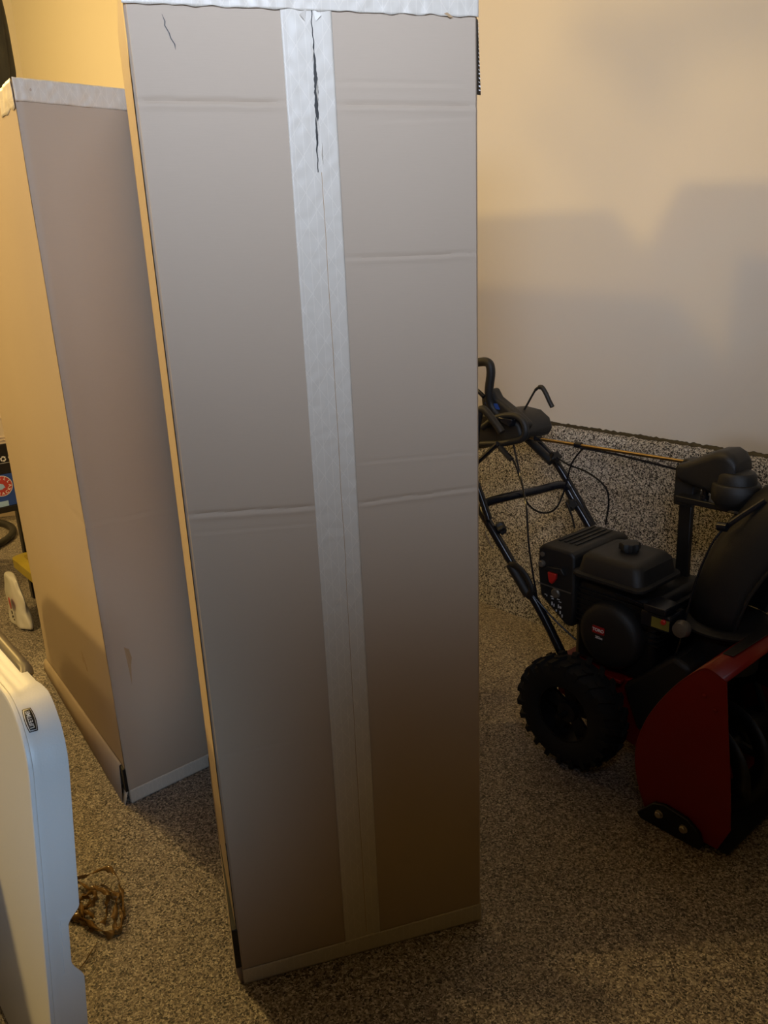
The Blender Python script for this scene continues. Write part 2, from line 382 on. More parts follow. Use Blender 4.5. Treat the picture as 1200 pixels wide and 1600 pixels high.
# printed strip curling off the right edge
lb = MB(); lb.add([(WB-.001, .004, 2.000), (WB-.001, .004, 1.880), (WB+.0085, .010, 1.880), (WB+.0035, .010, 2.000)], [(0, 1, 2, 3)])
ls = lb.build('printed_label', M['black_ink'], big, solid=.0015, smooth=False)
lx = MB()
for k in range(17):
    z = 1.994-.0066*k; t = k/17; x0 = WB+.0015+.0015*t; x1 = WB+.0028+.0050*t
    lx.add([(x0, .0022+.003*t, z), (x1, .0062, z-.001*(k % 3)), (x1, .0062, z-.0018-.0015*(k % 2)), (x0+.001, .0030+.003*t, z-.0022)], [(0, 1, 2, 3)])
lx.build('printed_text', M['white_ink'], ls, solid=.0004, smooth=False)

# --- second carton behind
SA, SB = R(40), R(124)
small = empty('cardboard_box', (-.836, 2.098, 0), SA, 'tall cardboard box behind and left of the nearest one, its warm-lit side facing the shelf', 'box')
WS, DS, HS = .60, 1.11, 2.050
sk = SB-SA; dxs, dys = math.cos(sk), math.sin(sk)
def sw(vs): return [(x + y*dxs, y*dys, z) for x, y, z in vs]
b = MB().box(.003, WS-.003, .0065, DS, .002, HS-.002); b.v = sw(b.v); b.build('carton_body', M['card'], small, bevel=.003)
b = panel(WS, HS, [(.0, .93, .6, .90, .0016, .003), (.0, 1.33, .3, 1.32, .0004, .003)], .002, 60, 300); b.v = sw(b.v); b.build('front_panel', M['card'], small)
# left side panel with its own faint crease
b = MB(); nx, nz = 60, 200; v = []
for k in range(nz+1):
    z = .03+(HS-.034)*k/nz
    for i in range(nx+1):
        y = .004+(DS-.004)*i/nx; x = -.0015 - .003*math.sin(math.pi*i/nx) + .001*noise.noise(Vector((y*6, z*4, 2)))
        zc = .93 + .09*(y/DS)
        x += .0018*math.exp(-((z-zc)/.005)**2)*max(0, 1-y*2.2)
        v.append((x, y, z))
b.add(v, [(k*(nx+1)+i, k*(nx+1)+i+1, (k+1)*(nx+1)+i+1, (k+1)*(nx+1)+i) for k in range(nz) for i in range(nx)])
b.v = sw(b.v); b.build('side_panel', M['card'], small)
b = MB(); strip(b, -.001, WS, 1.998, 2.049, -.0020, 120, 10, .0034, 0, 11); b.v = sw(b.v); b.build('top_tape', M['tape'], small, solid=.0004)
b = MB(); strip(b, .002, WS, .0015, .050, -.0016, 100, 8, .0010, 0, 12); b.v = sw(b.v); b.build('bottom_tape', M['tape'], small, solid=.0004)
b = MB(); v = []      # tape wrapped over onto the left side, peeling
for k in range(9):
    for i in range(61):
        y = .002+.16*i/60; z = 1.985+.062*k/8 + (.006*noise.noise(Vector((y*25, 0, 9))) if k == 0 else 0); v.append((-.0045-.003*noise.noise(Vector((y*30, z*40, 3))), y, z))
b.add(v, [(k*61+i, k*61+i+1, (k+1)*61+i+1, (k+1)*61+i) for k in range(8) for i in range(60)]); b.v = sw(b.v); b.build('side_tape', M['tape'], small, solid=.0004)
# flap folded up along the foot of the left side
b = MB(); b.add([(-.020, .03, .002), (-.020, DS, .002), (-.012, DS, .045), (-.012, .03, .130), (-.004, .03, .132), (-.004, DS, .047)], [(0, 1, 2, 3), (3, 2, 5, 4)])
b.v = sw(b.v); b.build('bottom_flap', M['card'], small, solid=.004)
b = MB().box(-.010, .0, .002, .028, .045, .128); b.v = sw(b.v); b.build('gap_shade', M['black'], small, bevel=.002)  # black block painted as the shade inside this flap gap
b = MB().add([(-.018, .004, .0), (-.018, .05, .0), (-.004, .05, .048), (-.004, .002, .048)], [(0, 1, 2, 3)]); b.v = sw(b.v); b.build('corner_tape', M['tape'], small, solid=.001)
# gouge and peeled paper on the front, scuff on the side
b = MB().add([(-.002+.055, -.0008, .53), (.066, -.004, .52), (.071, -.0035, .49), (.066, -.001, .465), (.060, -.001, .40), (.057, -.001, .47)], [(0, 1, 2, 3), (0, 3, 4, 5)])
b.v = sw(b.v); b.build('peeled_paper', M['card_edge'], small, solid=.0006, smooth=False)
b = MB()
for (y, z, l) in ((.33, .40, .02), (.31, .385, .025), (.335, .375, .015), (.30, .36, .018)):
    b.add([(-.0056, y, z), (-.0056, y+.004, z+.002), (-.0056, y+.004-l*.4, z-l), (-.0056, y-l*.4, z-l*.9)], [(0, 1, 2, 3)])
b.v = sw(b.v); b.build('scuff', M['card_edge'], small, solid=.0004, smooth=False)

# ---------------------------------------------------------------- folded table (left foreground)
AL = R(5.5)
tb_dn = -WN*math.sin(AL) + Vector((0, 0, -math.cos(AL)))
tb_e1 = -WF
tb_bk = WN*math.cos(AL) + Vector((0, 0, -math.sin(AL)))
P0 = CAM + 1.32*(Fv + (48-600)/FPX*R2 + (1250-800)/FPX*D2)    # a point on the near upright edge of the top
ztop = .150; PT = P0 - tb_dn*ztop                            # face corner (unrounded)
TL, TW = (PT.z-.02)/math.cos(AL), 1.83                       # standing length, width
base = PT + tb_dn*TL
table = empty('folding_table', (base.x, base.y, 0), 0, 'white plastic folding table standing on its end at the left edge of the picture', 'table')
def TP(a, d, c): return PT + tb_e1*a + tb_dn*d + tb_bk*c - Vector((base.x, base.y, 0))
RC = .115
def tcorner(n=14):        # outline (a,d,nx,nd) of the rounded panel, starting at the foot of the near edge
    o = []
    def arc(ca, cd, a0):
        for k in range(n+1):
            t = R(a0+90*k/n); o.append((ca+RC*math.cos(t), cd+RC*math.sin(t), math.cos(t), math.sin(t)))
    for k in range(220): o.append((0, TL-RC-(TL-2*RC)*k/219, -1, 0))
    arc(RC, RC, 180); arc(TW-RC, RC, 270); arc(TW-RC, TL-RC, 0); arc(RC, TL-RC, 90)
    return o
def depth_at(a, d):
    w0 = .064 if a < .12 else .038
    if .08 < a < .2: t = (a-.08)/.12; t = max(0, min(1, t)); w0 = .064*(1-t)+.038*t
    elif a >= .2: w0 = .038
    if a < .02:
        t0, t1 = .385, .545
        q = min((d-t0)/.034, (t1-d)/.050); q = max(0, min(1, q)); q = q*q*(3-2*q); w0 -= .021*q
    return w0
ol = tcorner()
b = MB(); rings = []
prof = [(-.006, .0005), (-.0015, .0015), (0, .004), (.0004, .0075), (-.0006, .009), (.0002, .0105), (.0012, .020), (.0022, .03), (.0040, .6), (.0062, .9), (.0064, 1.0), (.003, 1.0), (.0015, .95), (-.001, .4)]
for (a, d, na, nd) in ol:
    dw = depth_at(a, d); r = []
    for k, (o_, c) in enumerate(prof):
        cc = c if k < 8 else max(.031, dw*c)
        r.append(TP(a+na*o_, d+nd*o_, cc))
    rings.append(r)
rings.append(rings[0])
b.loft(rings, cap=False, closed=False)
n = len(ol); b.add([TP(a-na*.006, d-nd*.006, .0005) for a, d, na, nd in ol], [tuple(range(n))])
b.add([TP(a-na*.004, d-nd*.004, .026) for a, d, na, nd in ol], [tuple(range(n))])
top = b.build('tabletop', M['white_plastic'], table)
# steel frame rail tucked behind the top edge and legs folded against the back
b = MB(); b.tube(bez([TP(.105, TL-.1, .046), TP(.105, .4, .046), TP(.105, .14, .046)]), .012); b.build('frame_rail', M['grey_steel'], table)
b = MB(); b.tube([TP(.055, .035, .044), TP(TW-.06, .035, .044)], .013); b.build('frame_rail', M['grey_steel'], table)
b = MB(); b.tube(bez([TP(.14, .20, .05), TP(.14, .5, .05), TP(.14, TL-.16, .05), TP(.2, TL-.12, .05), TP(.7, TL-.12, .05), TP(.76, TL-.16, .05), TP(.76, .2, .05)]), .014); b.build('leg', M['grey_steel'], table)
b = MB(); b.tube(bez([TP(.075, .30, .046), TP(.078, .15, .046), TP(.10, .06, .050), TP(.18, .008, .055), TP(.3, -.004, .058), TP(TW-.3, -.004, .058), TP(TW-.1, .03, .056)], 6), .0125, 12); b.build('frame_rail', M['grey_steel'], table)
# maker's emblem on the skirt of the rounded corner
th = R(180+50); cn = (RC+.0012)
ea = TP(RC+cn*math.cos(th), RC+cn*math.sin(th), .017)
tang = (tb_e1*(-math.sin(th)) + tb_dn*math.cos(th)).normalized()        # runs along the outline
outn = (tb_e1*math.cos(th) + tb_dn*math.sin(th)).normalized()
def arcp(u, v_, lift):       # u along the curved skirt (metres), v_ across it
    t = th + u/RC
    return TP(RC+(RC+lift)*math.cos(t), RC+(RC+lift)*math.sin(t), .0205+v_)
def badge(hu, hv, bow, lift, name, mt, par):
    bb = MB(); N = 14; v = []
    for i in range(N+1):
        u = -hu+2*hu*i/N; h = hv + bow*(1-(u/hu)**2)
        v += [arcp(u, -h, lift), arcp(u, h, lift)]
    bb.add(v, [(2*i, 2*i+1, 2*i+3, 2*i+2) for i in range(N)]); return bb.build(name, mt, par, solid=.0004)
bg = badge(.0215, .0068, .0024, .0021, 'emblem', M['black_ink'], table)
badge(.0198, .0057, .0021, .0024, 'emblem_inlay', M['white_plastic'], bg)
badge(.0187, .0048, .0019, .0027, 'emblem_field', M['black_ink'], bg)
tm = text_part('emblem_text', 'LIFETIME', .0097, M['white_plastic'], bg, Matrix.Identity(4), .0001, .00015)
for v_ in tm.data.vertices:
    x, y, z = v_.co; v_.co = arcp(-x*.86 if False else x*.86, -y, .0031+z)

# ---------------------------------------------------------------- snowblower
SBO = Vector((.84, 1.81, 0))
sb = empty('snowblower', SBO, R(-50), 'red and black two-stage snowblower parked against the speckled knee wall', 'snowblower')
def sp(x, y, v):          # (u, v, z) of the photo's sight line where it meets the lengthwise plane v
    d = Fv + (x-600)/FPX*R2 + (y-800)/FPX*D2
    P = SBO + WN*v; t = (P-CAM).dot(WN)/d.dot(WN); q = CAM + t*d - SBO
    return Vector((q.dot(WF), v, q.z))
BW = .66
# auger housing: two side plates and the wrapped back sheet
out = [(.055, .022), (.085, .10), (.080, .16), (.068, .27), (.050, .40), (.034, .532), (-.018, .552), (-.055, .524), (-.105, .462), (-.156, .378), (-.190, .30), (-.207, .24), (-.211, .187), (-.200, .12), (-.180, .06), (-.165, .022)]
for v0 in (0, BW-.004):
    b = MB(); b.prism([(u, v0, z) for u, z in out], (0, .004, 0)); b.build('side_plate', M['red'], sb, bevel=.0012)
b = MB(); back = bez([(.034, 0, .532), (-.018, 0, .550), (-.055, 0, .524), (-.105, 0, .462), (-.156, 0, .378), (-.190, 0, .30), (-.210, 0, .20), (-.190, 0, .09), (-.150, 0, .028), (-.05, 0, .022)], 4)
b.loft([[Vector((p.x, .0, p.z)) for p in back], [Vector((p.x, BW, p.z)) for p in back]], cap=False, closed=False)
b.build('auger_housing', M['red'], sb, solid=.004)
MB().box(-.055, .085, .004, BW-.004, .018, .024).build('scraper_bar', M['black'], sb)
b = MB(); b.prism([(.0, .10, .5535), (-.03, .10, .5515), (-.03, .45, .5515), (.012, .45, .5535)], (0, 0, .003)); b.build('warning_plate', M['black_plastic'], sb, bevel=.001)
# auger
b = MB(); b.tube([(-.04, .008, .2), (-.04, BW-.008, .2)], .018, 12)
for s0, s1, hand in ((.03, .30, 1), (.63, .36, -1)):
    for blade in (0, math.pi):
        N = 40; v = []
        for i in range(N+1):
            t = i/N; a = blade + hand*t*2*math.pi*1.1; y = s0+(s1-s0)*t
            for r_ in (.105, .152): v.append((-.04+r_*math.cos(a), y, .2+r_*math.sin(a)))
        b.add(v, [(2*i, 2*i+1, 2*i+3, 2*i+2) for i in range(N)])
    for k in range(4):
        y = s0+(s1-s0)*(k+.5)/4; a = hand*(k+.5)/4*2*math.pi*1.1
        b.tube([(-.04, y, .2), (-.04+.11*math.cos(a), y, .2+.11*math.sin(a))], .01, 8)
b.build('auger', M['black'], sb, solid=.004)
b = MB(); b.lathe([(.03, -.06), (.055, -.04), (.06, 0), (.055, .04), (.03, .06)], (-.04, .33, .2), (0, 1, 0), 20); b.build('auger_gearbox', M['black'], sb)
# skid shoes
for v0, s in ((-.016, 1), (BW+.002, -1)):
    b = MB(); b.prism([(-.172, v0, .001), (.012, v0, .001), (.020, v0, .018), (.008, v0, .052), (-.03, v0, .078), (-.10, v0, .086), (-.135, v0, .075), (-.185, v0, .016)], (0, .014, 0))
    sh = b.build('skid_shoe', M['black'], sb, bevel=.003)
    for u, z in ((-.112, .052), (-.036, .046)):
        b = MB(); b.lathe([(.006, .0), (.0125, .001), (.0125, .004), (.010, .005), (.010, .010), (.008, .012)], (u, v0 if s == 1 else v0+.014, z), (0, -s, 0), 14); b.build('bolt', M['steel'], sh)
# side-plate rivets
for u, z in ((-.02, .47), (.012, .44)):
    b = MB(); b.lathe([(.007, 0), (.006, .003), (.003, .004)], (u, -.0005, z), (0, -1, 0), 10); b.build('rivet', M['red'], sb)
# chassis
b = MB(); b.prism([(-.62, .17, .16), (-.62, .17, .30), (-.56, .17, .315), (-.36, .17, .315), (-.22, .17, .36), (-.20, .17, .10), (-.30, .17, .085)], (0, .33, 0)); b.build('chassis', M['red'], sb, bevel=.006)
b = MB(); b.prism([(-.55, .14, .305), (-.36, .14, .305), (-.36, .14, .318), (-.55, .14, .318)], (0, .38, 0)); b.build('engine_deck', M['red'], sb, bevel=.003)
b = MB(); b.prism([(-.36, .15, .30), (-.20, .15, .46), (-.14, .15, .44), (-.16, .15, .20), (-.30, .15, .16)], (0, .34, 0)); b.build('belt_cover', M['black_plastic'], sb, bevel=.015)
MB().tube([(-.49, .0, .19), (-.49, BW-.02, .19)], .010).build('axle', M['black'], sb)
# wheels
def wheel(v0, v1):
    c = Vector((-.49, 0, .19)); vm = (v0+v1)/2; hw = (v1-v0)/2
    b = MB(); pr = [(.098, -hw*.80), (.115, -hw*.98), (.145, -hw), (.165, -hw*.92), (.176, -hw*.6), (.180, 0), (.176, hw*.6), (.165, hw*.92), (.145, hw), (.115, hw*.98), (.098, hw*.80), (.098, -hw*.80)]
    k = len(pr); N = 48; vs = []; fs = []
    for j in range(N):
        a = 2*math.pi*j/N
        for r_, h in pr: vs.append((c.x+r_*math.cos(a), vm+h, c.z+r_*math.sin(a)))
    for j in range(N):
        for i in range(k-1): fs.append((j*k+i, j*k+i+1, ((j+1) % N)*k+i+1, ((j+1) % N)*k+i))
    b.add(vs, fs)
    for j in range(22):                    # chevron lugs
        for sgn in (-1, 1):
            a = 2*math.pi*(j+(.5 if sgn > 0 else 0))/22
            for (y0, y1, r0, r1, da) in ((.10, .55, .176, .190, 0), (.50, 1.02, .165, .186, .06)):
                v = []
                for yy, dd in ((y0, da), (y1, da+.07)):
                    for aa in (a+dd-.05, a+dd+.05):
                        for rr in ((r0 if yy < .9 else r0-.02), (r1 if yy < .9 else r1-.007)):
                            v.append((c.x+rr*math.cos(aa), vm+sgn*yy*hw, c.z+rr*math.sin(aa)))
                b.add(v, [(0,1,3,2),(4,6,7,5),(0,4,5,1),(2,3,7,6),(0,2,6,4),(1,5,7,3)])
    t = b.build('wheel', M['rubber'], sb)
    b = MB(); N = 60
    b.lathe([(.03, -.03), (.034, -.028), (.034, .028), (.03, .03)], (c.x, vm, c.z), (0, 1, 0), 16)
    for j in range(5):                     # spokes
        a = 2*math.pi*j/5+.3; d = Vector((math.cos(a), 0, math.sin(a))); e = Vector((-math.sin(a), 0, math.cos(a)))
        b.prism([c+d*.025-e*.018+Vector((0, vm-.006, 0)), c+d*.025+e*.018+Vector((0, vm-.006, 0)), c+d*.10+e*.03+Vector((0, vm-.006, 0)), c+d*.10-e*.03+Vector((0, vm-.006, 0))], (0, .012, 0))
    vs = []; fs = []
    for j in range(N):
        a = 2*math.pi*j/N
        for r_, h in ((.099, -.042), (.092, -.042), (.092, .042), (.099, .042)): vs.append((c.x+r_*math.cos(a), vm+h, c.z+r_*math.sin(a)))
    for j in range(N):
        for i in range(4): fs.append((j*4+i, j*4+(i+1) % 4, ((j+1) % N)*4+(i+1) % 4, ((j+1) % N)*4+i))
    b.add(vs, fs); b.build('wheel_rim', M['black'], t)
wheel(.015, .125); wheel(.535, .645)
# engine
b = MB(); b.box(-.56, -.27, .17, .46, .318, .60); b.build('engine_block', M['black'], sb, bevel=.02)
b = MB()
for k in range(7): b.box(-.55, -.255, .165, .44, .46+.018*k, .466+.018*k)
b.build('cooling_fins', M['black'], sb)
def rr3(u0, u1, v0, v1, z, r): return [Vector((x, y, z)) for x, y in rrect(u0, u1, v0, v1, r)]
b = MB(); b.loft([rr3(-.545, -.300, .125, .355, .628, .03), rr3(-.550, -.295, .12, .36, .634, .03), rr3(-.550, -.295, .12, .36, .642, .03), rr3(-.538, -.307, .132, .348, .646, .03),
                  rr3(-.530, -.318, .142, .345, .690, .03), rr3(-.518, -.335, .155, .335, .703, .025), rr3(-.50, -.35, .17, .32, .706, .02)])
tk = b.build('fuel_tank', M['black_plastic'], sb)
b = MB(); pr = []
for j in range(40):
    a = 2*math.pi*j/40; r_ = .031+.0025*math.cos(8*a); pr.append((r_*math.cos(a), r_*math.sin(a)))
cc = Vector((-.425, .255, 0))
b.loft([[cc+Vector((x*k, y*k, z)) for x, y in pr] for k, z in ((.8, .704), (.8, .712), (1, .713), (1, .728), (.93, .733), (.6, .735))])
b.build('fuel_cap', M['black_plastic'], tk)
# air-intake / heater box with the controls
fb = MB(); o0 = [(-.700, .672), (-.703, .60), (-.690, .505), (-.585, .430), (-.562, .432), (-.556, .50), (-.560, .672), (-.575, .684), (-.685, .684)]
fb.loft([[Vector((u, .155, z)) for u, z in o0], [Vector((u, .165, z)) for u, z in [((u+.63)*1.03-.63, (z-.57)*1.03+.57) for u, z in o0]], [Vector((u, .40, z)) for u, z in [((u+.63)*1.03-.63, (z-.57)*1.03+.57) for u, z in o0]], [Vector((u, .465, z-.01)) for u, z in o0]])
fbo = fb.build('air_box', M['black_plastic'], sb, bevel=.006)
b = MB()
for k in range(4): b.box(-.67+.022*k, -.662+.022*k, .22, .42, .688, .6915)
b.build('vent_rib', M['black_plastic'], fbo)
b = MB(); b.prism([(-.655, .142, .622), (-.60, .142, .628), (-.585, .142, .606), (-.67, .142, .606)], (0, .02, 0)); b.build('switch_hood', M['black_plastic'], fbo, bevel=.003)
b = MB(); b.prism([(-.652, .139, .604), (-.618, .139, .604), (-.620, .139, .585), (-.633, .139, .565), (-.646, .139, .570)], (0, .014, 0)); b.build('ignition_key', M['red_plastic'], fbo, bevel=.003)
b = MB(); b.lathe([(.012, 0), (.012, .01), (.009, .014)], (-.683, .156, .622), (0, -1, 0), 14); b.build('choke_knob', M['grey_steel'], fbo)
b = MB(); b.lathe([(.008, 0), (.008, .006)], (-.683, .156, .655), (0, -1, 0), 12); b.build('screw', M['grey_steel'], fbo)
b = MB(); b.lathe([(.017, 0), (.017, .004), (.013, .008)], (-.625, .154, .532), (0, -1, 0), 18, 1); b.build('primer_bulb', M['grey_steel'], fbo)
b = MB().box(-.700, -.565, .150, .154, .548, .551); b.build('panel_line', M['grey_steel'], fbo)
def fm(u, z, v0): return frame((u, v0, z), (1, 0, 0), (0, 0, 1), (0, -1, 0))
ic = MB(); random.seed(3)
for (u, z, sw_, sh_) in ((-.640, .515, .012, .003), (-.638, .508, .008, .003), (-.615, .512, .010, .003), (-.608, .505, .010, .002), (-.640, .490, .004, .012), (-.632, .486, .003, .010), (-.614, .488, .003, .012),
                        (-.606, .486, .007, .007), (-.622, .470, .004, .007), (-.606, .468, .004, .010), (-.598, .458, .003, .010), (-.668, .515, .006, .002), (-.662, .512, .002, .005)):
    ic.box(u-sw_/2, u+sw_/2, .1530, .1545, z-sh_/2, z+sh_/2)
ic.build('control_symbols', M['white_ink'], fbo)
# recoil starter
b = MB(); b.lathe([(.108, -.06), (.110, -.02), (.108, .0), (.098, .014), (.080, .020), (.05, .022), (.0, .023)], (-.410, .145, .455), (0, -1, 0), 40)
rc = b.build('recoil_starter', M['black_plastic'], sb)
b = MB(); b.prism([(u, .120, z) for u, z in rrect(-.457, -.413, .462, .486, .003)], (0, .004, 0)); bd = b.build('badge', M['badge_red'], rc)
text_part('badge_text', 'TORO', .0145, M['white_ink'], bd, fm(-.435, .474, .1195), .0003, .0004)
text_part('displacement_text', '252cc', .0110, M['white_ink'], rc, fm(-.432, .449, .1205), .0005, .0003)
# oil / electric starter side bits
b = MB(); b.box(-.285, -.215, .12, .20, .592, .612); b.build('starter_cap', M['gloss_black'], sb, bevel=.003)
b = MB(); b.box(-.30, -.205, .13, .22, .535, .588); st = b.build('electric_starter', M['gloss_black'], sb, bevel=.006)
MB().box(-.262, -.206, .1285, .131, .545, .577).build('warning_label', M['yellow_label'], st)
b = MB(); b.lathe([(.008, 0), (.008, .006), (.006, .008)], (-.222, .128, .572), (0, -1, 0), 14); b.build('starter_button', M['red_plastic'], st)
b = MB(); b.lathe([(.022, 0), (.026, .01), (.022, .03), (.01, .034)], (-.175, .16, .56), (0, -1, 0), 18); b.build('oil_filler', M['grey_steel'], sb)
b = MB(); b.tube(bez([(-.40, .15, .60), (-.34, .145, .60), (-.30, .14, .598)]), .004, 8); b.build('fuel_line', M['gloss_black'], sb)
# muffler on the far side
b = MB(); b.loft([rr3(-.50, -.34, .37, .50, .48, .03), rr3(-.50, -.34, .37, .50, .62, .03)]); b.build('muffler', M['black'], sb, bevel=.01)
# chute
CR = Vector((-.135, .34, .525))
b = MB(); b.lathe([(.095, -.13), (.10, -.02), (.118, -.012), (.124, .0), (.124, .010), (.112, .016), (.10, .018)], CR, (0, 0, 1), 40); b.build('chute_ring', M['black_plastic'], sb)
b = MB(); b.lathe([(.128, -.004), (.134, .0), (.134, .006), (.128, .010)], CR+Vector((0, 0, .004)), (0, 0, 1), 40); b.build('chute_flange', M['black_plastic'], sb)
path = [(-.135, .36, .54, .115), (-.125, .36, .60, .118), (-.105, .37, .68, .12), (-.07, .38, .76, .125), (-.02, .39, .84, .125), (.05, .40, .92, .12), (.14, .41, .98, .11)]
b = MB(); rings = []
for i, (u, v, z, r_) in enumerate(path):
    j = max(0, min(len(path)-2, i)); t = (Vector(path[j+1][:3])-Vector(path[j][:3])).normalized()
    if i == 0: t = Vector((0, 0, 1))
    side = Vector((0, 1, 0)); nb = side.cross(t).normalized() * -1     # nb points to the rear/up of the scoop
    ring = []
    for k in range(21):
        a = R(-120+240*k/20); ring.append(Vector((u, v, z)) + nb*(-1)*(-r_*math.cos(a)) + side*r_*math.sin(a)*1.0)
    rings.append(ring)
b.loft(rings, cap=False, closed=False); ch = b.build('chute', M['black_plastic'], sb, solid=.005)
b = MB()
for e in (0, -1): b.tube([r_[e] for r_ in rings], .006, 8)
b.tube(rings[-1], .006, 8); b.build('chute_lip', M['black_plastic'], ch)
b = MB(); b.tube(bez([sp(1196, 782, .30), sp(1150, 812, .27), sp(1132, 826, .27)]), .008, 8); b.tube([sp(1122, 822, .26), sp(1136, 824, .26)], .013, 10); b.build('chute_cable_end', M['gloss_black'], sb)
b = MB(); b.tube(bez([sp(1130, 826, .26), sp(1112, 850, .24), sp(1092, 895, .22), sp(1075, 950, .20), sp(1060, 1010, .18), sp(1040, 1050, .17)]), .0032, 6); b.build('cable', M['gloss_black'], sb)
# chute control post, bracket and gear head
b = MB(); b.prism([(-.352, .415, .30), (-.308, .415, .30), (-.318, .415, .862), (-.360, .415, .862)], (0, .02, 0)); b.build('chute_post', M['black'], sb, bevel=.003)
b = MB(); b.prism([(-.372, .40, .835), (-.312, .40, .835), (-.30, .40, .96), (-.325, .40, .985), (-.345, .40, .985), (-.372, .40, .955)], (0, .05, 0)); b.build('post_head', M['black_plastic'], sb, bevel=.004)
b = MB(); b.prism([(-.345, .36, .858), (-.18, .36, .858), (-.13, .36, .866), (-.13, .36, .876), (-.345, .36, .878)], (0, .10, 0)); b.build('bracket', M['black'], sb, bevel=.003)
b = MB(); b.lathe([(.013, 0), (.013, .012), (.010, .013), (.010, .028), (.012, .03), (.012, .04)], (-.262, .385, .878), (0, 0, 1), 14); b.build('bracket_nut', M['gloss_black'], sb)
b = MB(); rings = []
gp = [(-.352, .925, .972, .030), (-.325, .915, .985, .034), (-.290, .910, 1.003, .040), (-.255, .905, 1.022, .046), (-.225, .90, 1.036, .052), (-.195, .90, 1.040, .056), (-.175, .90, 1.030, .056), (-.160, .90, 1.010, .052)]
for (u, z0, z1, hw) in gp:
    r_ = []
    for (y, z) in rrect(-hw, hw, z0, z1, min(.026, (z1-z0)*.35), 5): r_.append(Vector((u, .40+y, z)))
    rings.append(r_)
b.loft(rings); gh = b.build('gear_housing', M['black_plastic'], sb, bevel=.004)
b = MB(); b.lathe([(.050, -.025), (.058, -.01), (.066, .0), (.068, .02), (.067, .045), (.062, .052), (.055, .053), (.053, .075), (.046, .084), (.03, .088)], (-.170, .385, .895), (0, 0, 1), 32); b.build('gear_cap', M['black_plastic'], gh)
b = MB(); b.lathe([(.03, 0), (.034, .004), (.03, .01)], (-.145, .36, .868), (0, 0, 1), 20); b.tube([(-.15, .36, .872), (-.09, .35, .885), (-.02, .34, .92)], .014, 10); b.build('chute_link', M['gloss_black'], sb)
# control rod from the dash to the gear head
r0, r1 = sp(818, 682, .36), Vector((-.33, .42, .972))
b = MB(); b.tube([r0, r1], .0058, 10); rod = b.build('control_rod', M['brass'], sb)
for t in (.10, .36): p = r0.lerp(r1, t); q = (r1-r0).normalized(); MB().tube([p-q*.012, p+q*.012], .011, 10).build('rod_joint', M['gloss_black'], rod)
b = MB(); b.tube([r0.lerp(r1, .37)-Vector((0, 0, .008)), r0.lerp(r1, .6)-Vector((0, 0, .012)), Vector((-.36, .41, .945))], .004, 8); b.build('control_cable', M['gloss_black'], sb)
# lower handle frame: near leg, cross bar, far leg in one bent tube
hp = [sp(887, 1040, .12), sp(845, 955, .12), sp(800, 880, .12), sp(765, 820, .12), sp(753, 798, .13), sp(760, 786, .16), sp(790, 777, .23), sp(840, 766, .38), sp(872, 758, .48), sp(885, 762, .515), sp(893, 776, .52), sp(930, 840, .52), sp(985, 960, .52)]
b = MB(); b.tube(bez(hp, 6), .0155, 12); b.build('handle_frame', M['gloss_black'], sb)
# upper handle bars
b = MB(); b.tube([sp(764, 812, .105), sp(752, 776, .105), sp(740, 745, .105), sp(706, 690, .105), sp(700, 672, .11)], .0125, 12); b.build('handle_bar', M['gloss_black'], sb)
b = MB(); b.tube(bez([sp(926, 822, .545), sp(896, 768, .545), sp(868, 722, .54), sp(838, 688, .53), sp(815, 660, .52)], 5), .0145, 12); b.build('handle_bar', M['gloss_black'], sb)
b = MB(); b.tube([sp(798, 665, .50), sp(825, 686, .50), sp(862, 722, .50)], .017, 10); b.build('bar_sleeve', M['black_plastic'], sb)
# star knobs
def knob(c, ax):
    b = MB(); r_ = []
    ax = Vector(ax).normalized(); u_ = ax.orthogonal().normalized(); w_ = ax.cross(u_)
    for (k, h) in ((.7, 0), (1, .004), (1, .02), (.75, .026)):
        r_.append([c + ax*h + (u_*math.cos(2*math.pi*j/40)+w_*math.sin(2*math.pi*j/40))*k*(.020+.004*math.cos(5*2*math.pi*j/40)) for j in range(40)])
    b.loft(r_); b.tube([c-ax*.03, c], .005, 8); b.build('star_knob', M['black_plastic'], sb)
knob(sp(778, 827, .13), (.7, .5, .5)); knob(sp(890, 789, .50), (.7, -.3, .3)); knob(sp(866, 716, .50), (.7, -.3, .6))
b = MB(); b.tube([sp(757, 830, .095), sp(759, 836, .095), sp(767, 853, .095), sp(771, 856, .10)], .003, 8); b.build('clevis_pin', M['steel'], sb)
# cable guide loop on the near leg
b = MB(); b.tube(bez([sp(797, 882, .105), sp(808, 885, .10), sp(822, 900, .10), sp(831, 922, .10), sp(824, 932, .105)], 5), [.008]*21, 10, flat=1.4); b.tube([sp(798, 882, .112), sp(826, 930, .112)], .018, 12); b.build('cable_guide', M['black_plastic'], sb)
# dash console
b = MB(); cs = [(-1.20, .90), (-1.20, 1.035), (-1.10, 1.052), (-1.02, 1.066), (-.955, 1.060), (-.915, 1.035), (-.900, 1.0), (-.915, .972), (-.99, .955), (-1.08, .925)]
b.prism([(u, .30, z) for u, z in cs], (0, .18, 0)); dc = b.build('dash_console', M['black_plastic'], sb, bevel=.012, seg=3)
b = MB(); b.tube(bez([sp(754, 668, .285), sp(778, 652, .285), sp(806, 650, .285), sp(820, 664, .285), sp(818, 684, .285), sp(790, 692, .285), sp(752, 694, .285)], 6), .012, 10); b.build('dash_rim', M['black_plastic'], dc)
b = MB(); b.prism([sp(778, 652, .27), sp(800, 656, .27), sp(796, 668, .27), sp(782, 660, .27)], (0, .03, 0)); b.build('speed_lever_slot', M['gloss_black'], dc, bevel=.003)
